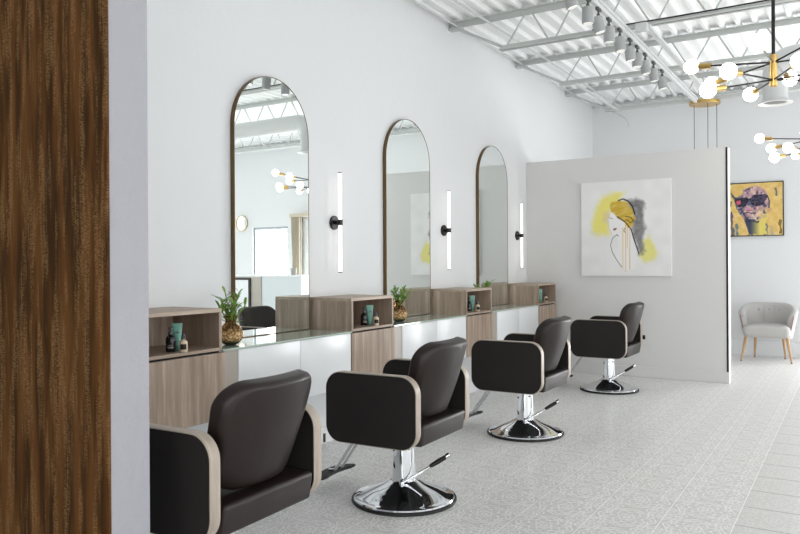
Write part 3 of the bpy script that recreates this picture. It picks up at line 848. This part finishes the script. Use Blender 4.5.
def painting2(X, Y):
    c = lerp((218, 184, 108), (236, 210, 146), vn(X, Y, 30)); c = lerp(c, (196, 150, 66), .35*vn(X, Y, 8, 4))
    n1, n2 = vn(X, Y, 22, 7), vn(X, Y, 12, 8); wx = X+16*(n1-.5); wy = Y+16*(n2-.5)
    c = blob(c, wx, wy, [(60, 120), (80, 160), (100, 170), (85, 190), (62, 160)], (74, 80, 96), 4)
    for x, a, b, col in ((60, 280, 460, (88, 76, 110)), (75, 400, 460, (78, 108, 124)), (100, 370, 450, (92, 120, 130)), (50, 200, 230, (90, 90, 90)), (395, 110, 160, (96, 96, 110)), (425, 350, 440, (120, 92, 56)), (365, 400, 450, (170, 168, 160)), (325, 375, 450, (104, 116, 122)), (305, 400, 450, (70, 86, 104))):
        c = stroke(c, wx, Y, [(x, a), (x+2, b)], col, 9, .85)
    c = blob(c, wx, wy, [(150, 320), (340, 300), (315, 380), (330, 452), (190, 452), (180, 400)], lerp((66, 72, 92), (222, 204, 110), min(1, max(0, (X-205)/70))), 4)
    face = lerp(lerp((196, 156, 158), (150, 116, 138), n1), (232, 200, 176), max(0, n2-.45)*1.2)
    face = lerp(face, (84, 92, 112), max(0, min(1, (165-X)/70))); face = lerp(face, (224, 200, 120), max(0, min(.7, (Y-235)/90*(X-225)/60)) if X > 225 else 0)
    c = blob(c, wx, wy, [(135, 140), (160, 108), (210, 84), (262, 86), (308, 112), (334, 152), (352, 200), (346, 262), (325, 318), (270, 350), (215, 345), (160, 330), (122, 290), (95, 250), (88, 180)], face, 3)
    if inpoly(X, Y, [(138, 145), (160, 112), (210, 90), (262, 90), (306, 116), (330, 152), (346, 205), (335, 270), (300, 325), (240, 345), (165, 325), (126, 286), (100, 240)]):
        c = lerp(c, (58, 66, 96), .75*max(0, min(1, (vn(X, Y, 17, 11)-.58)*6))); c = lerp(c, (236, 206, 190), .6*max(0, min(1, (vn(X, Y, 13, 12)-.62)*6)))
    c = blob(c, wx, wy, [(330, 250), (352, 245), (364, 262), (352, 290), (334, 288)], (206, 160, 120), 3)
    c = stroke(c, X, Y, [(333, 160), (348, 200), (345, 250)], (60, 58, 76), 6, .8)
    c = stroke(c, wx, wy, [(160, 300), (190, 345), (260, 352)], (52, 60, 84), 9, .8)
    c = blob(c, X, Y, [(86, 172), (182, 168), (198, 188), (170, 236), (112, 240), (90, 205)], lerp((38, 36, 50), (70, 66, 86), n2), 2)
    c = blob(c, X, Y, [(98, 192), (130, 188), (132, 216), (102, 222)], (206, 96, 110), 3)
    c = blob(c, X, Y, [(198, 190), (228, 152), (326, 146), (332, 172), (302, 228), (246, 240), (214, 226)], lerp((34, 32, 46), (92, 84, 106), n2), 2)
    c = stroke(c, X, Y, [(180, 185), (205, 182)], (34, 32, 44), 5)
    c = blob(c, X, Y, [(178, 210), (200, 196), (216, 226), (196, 232), (180, 228)], (96, 98, 120), 3)
    c = blob(c, wx, wy, [(170, 258), (196, 244), (228, 262), (206, 272), (176, 276)], (206, 140, 160), 2)
    c = stroke(c, X, Y, [(165, 284), (190, 280), (215, 290)], (48, 44, 66), 4)
    c = stroke(c, X, Y, [(172, 266), (222, 266)], (70, 44, 60), 2.5)
    return c
def art(name, fn, x0, x1, z0, z1, yf, th, X0, X1, Y0, Y1, nx, nz, parent):
    bm = NB(); cl = bm.loops.layers.float_color.new('paint')
    g = [[bm.verts.new((x0+(x1-x0)*i/nx, yf, z1-(z1-z0)*j/nz)) for i in range(nx+1)] for j in range(nz+1)]
    cols = [[fn(X0+(X1-X0)*i/nx, Y0+(Y1-Y0)*j/nz) for i in range(nx+1)] for j in range(nz+1)]
    for j in range(nz):
        for i in range(nx):
            f = bm.faces.new((g[j][i], g[j+1][i], g[j+1][i+1], g[j][i+1]))
            for lp, (a, b) in zip(f.loops, ((j, i), (j+1, i), (j+1, i+1), (j, i+1))): lp[cl] = lin(cols[a][b])
    edge = cols[0][0]
    b2 = NB(); c2 = b2.loops.layers.float_color.new('paint'); box(b2, x0, x1, yf+.0005, yf+th, z0, z1)
    me = bpy.data.meshes.new('t'); b2.to_mesh(me); b2.free(); k0 = len(bm.faces); bm.from_mesh(me); bm.faces.ensure_lookup_table()
    for f in bm.faces[k0:]:
        for lp in f.loops: lp[cl] = lin(edge)
    m = mat(name+'_paint', (230, 230, 230), .7, spec=.3); t_, n_, l_, b_ = nt(m)
    at = n_.new('ShaderNodeAttribute'); at.attribute_name = 'paint'; l_.new(at.outputs['Color'], b_.inputs['Base Color'])
    me2 = bpy.data.meshes.new(name); bm.to_mesh(me2); bm.free(); me2.materials.append(m)
    o = bpy.data.objects.new(name, me2); C.objects.link(o)
    if parent: o.parent = parent
    return o
o = art('canvas_picture', painting1, -.52, .52, 0, 1.115, -.034, .034, 97, 497, 57, 470, 200, 206, None)
o.location = (1.237, PY, 1.178); tag(o, 'large white canvas painting of a yellow-haired woman in profile on the partition', 'painting')
t = thing('framed_painting', 'framed gold painting of a face in dark sunglasses on the far wall', 'painting', (2.335, YF, 1.70))
art('canvas', painting2, -.34, .34, .005, .745, -.03, .02, 47, 447, 62, 456, 170, 180, t)
bm = NB(); ring_prism(bm, rrect(-.352, .352, -.007, .757, .001, 1), rrect(-.34, .34, .005, .745, .001, 1), lambda a, b, tt: (a, tt, b), -.036, 0); obj('picture_frame', bm, M['black'], t, False)

# outlets
tag(obj('power_outlet', box(NB(), 1.425, 1.455, PY-.008, PY, .44, .49, .003), M['black']), 'black power outlet on the partition behind the farthest chair', 'outlet')
tag(obj('power_outlet', box(NB(), .152, .158, 4.395, 4.42, .01, .075, .002), M['black']), 'black power outlet low on the plinth under the first counter', 'outlet')

# ------------------------------------------------------------------ far right corner of the room, seen in the mirrors
t = thing('round_mirror', 'small round brass-rimmed wall mirror, seen reflected at the left of the first mirror', 'mirror', (7.62, YF-.002, 2.2))
bm = NB(); 
ring_prism(bm, [(.17*math.cos(2*PI*k/40), .17*math.sin(2*PI*k/40)) for k in range(40)], [(.14*math.cos(2*PI*k/40), .14*math.sin(2*PI*k/40)) for k in range(40)], lambda a, b, tt: (a, tt, b), -.03, 0); obj('brass_rim', bm, M['pale_brass'], t)
bm = NB(); cyl(bm, (0, -.012, 0), (0, 0, 0), .141, n=40); obj('glass', bm, M['mirror'], t)
t = thing('curtain', 'gathered beige curtain beside the glazed opening, reflected in the first mirror', 'curtain', (5.98, YF-.09, 0))
def drape(x0, x1):
    bm = NB(); n = 60; z = [0.02, .7, 1.5, 2.2, 2.27]
    rows = []
    for zz in z:
        sq = 1 if zz > 2 else .82+.06*(zz/2)
        rows.append([[bm.verts.new((x0+(x1-x0)*k/n*sq+.03*(1-sq), .035*math.sin(k/n*2*PI*6)+d, zz)) for k in range(n+1)] for d in (0, .006)])
    for a, b in zip(rows, rows[1:]):
        for k in range(n):
            for d in (0, 1): bm.faces.new((a[d][k], a[d][k+1], b[d][k+1], b[d][k]))
    for k in range(n):
        for r_ in (rows[0], rows[-1]): bm.faces.new((r_[0][k], r_[0][k+1], r_[1][k+1], r_[1][k]))
    return bm
obj('fabric_panel', drape(-.04, .20), M['curtain'], t, ang=80)
obj('valance', box(NB(), -1.45, .22, -.05, .05, 2.27, 2.34, .006), M['curtain'], t)
t = thing('reception_desk', 'pale reception desk with a thin white top, reflected in the first mirror', 'desk', (5.9, 10.3, 0))
obj('front_panel', box(NB(), -.93, .01, .02, .06, 0, 1.10), M['desk'], t, False)
obj('end_panel', box(NB(), .01, 1.0, .0, .06, 0, 1.10), M['filler'], t, False)
obj('desktop', box(NB(), -.95, 1.0, 0, .5, 1.10, 1.13, .003), M['gloss'], t)
obj('side_panel', box(NB(), -.93, -.90, .06, .48, 0, 1.10), M['desk'], t, False)
t = thing('framed_poster', 'black-framed white poster leaning on the reception desk, reflected in the first mirror', 'picture frame', (6.42, 10.30, 0))
bm = NB(); ring_prism(bm, rrect(-.26, .26, .33, 1.08, .001, 1), rrect(-.22, .22, .37, 1.04, .001, 1), lambda a, b, tt: (a, tt, b), -.03, -.001); obj('frame', bm, M['black'], t, False)
obj('print', box(NB(), -.22, .22, -.02, -.004, .37, 1.04), M['gloss'], t, False)
tag(obj('desk_pot', lathe(NB(), [(0, 0), (.05, 0), (.06, .13), (.054, .13), (.046, .02), (0, .02)], n=28), M['fabric_in']), 'small grey pot on the reception desk top', 'pot')
bpy.data.objects['desk_pot'].location = (5.25, 10.45, 1.13)
tag(obj('wall_notice', box(NB(), 6.10, 6.28, YF-.006, YF, 1.5, 1.75), M['desk'], smooth=False), 'small pale notice on the far wall beside the window', 'notice')

# ------------------------------------------------------------------ light
def area(name, loc, rot, sx, sy, power, col=(1, 1, 1)):
    L = bpy.data.lights.new(name, 'AREA'); L.shape = 'RECTANGLE'; L.size = sx; L.size_y = sy; L.energy = power; L.color = col
    o = bpy.data.objects.new(name, L); C.objects.link(o); o.location = loc; o.rotation_euler = rot; return o
DAY = (.965, .985, 1)
UP = math.radians(14)
for h, p in zip(right_holes, (55, 76, 118, 60)):
    area('window_daylight', (W+.40, (h[0]+h[1])/2, (h[2]+h[3])/2-.1), (0, math.radians(90)+UP, 0), h[3]-h[2], h[1]-h[0], p, DAY)
for h in front_holes:
    area('window_daylight', ((h[0]+h[1])/2, YN-.40, (h[2]+h[3])/2-.1), (math.radians(90)+UP, 0, 0), h[1]-h[0], h[3]-h[2], 95, (1, .985, .965))
for h, p in zip(far_holes, (245, 60)):
    area('window_daylight', ((h[0]+h[1])/2, YF+.36, (h[2]+h[3])/2-.1), (math.radians(-90)-UP, 0, 0), h[1]-h[0], h[3]-h[2], p, DAY)

w = bpy.data.worlds.new('World'); bpy.context.scene.world = w; w.use_nodes = True
w.node_tree.nodes['Background'].inputs[0].default_value = (.95, .975, 1, 1)
w.node_tree.nodes['Background'].inputs[1].default_value = 1.5

# ------------------------------------------------------------------ camera
F, V1X, HY, ROLL, H, CX = 740, 857, 262.5, math.radians(.35), 1.35, 3.55
psi = math.atan((V1X-400)/F)
cam = bpy.data.cameras.new('Camera'); co = bpy.data.objects.new('Camera', cam); C.objects.link(co)
cam.sensor_width = 36; cam.lens = F/800*36; cam.clip_start = .05
cam.shift_y = -(267-HY)/800
R = Matrix.Rotation(psi, 4, 'Z') @ Matrix.Rotation(PI/2, 4, 'X') @ Matrix.Rotation(-ROLL, 4, 'Z')
co.matrix_world = Matrix.Translation((CX, 0, H)) @ R
S = bpy.context.scene; S.camera = co
S.view_settings.view_transform = 'Standard'; S.view_settings.look = 'None'; S.view_settings.gamma = 1
S.view_settings.use_curve_mapping = False
S.view_settings.exposure = 0
S.cycles.max_bounces = 10; S.cycles.diffuse_bounces = 6; S.cycles.glossy_bounces = 6; S.cycles.transparent_max_bounces = 12
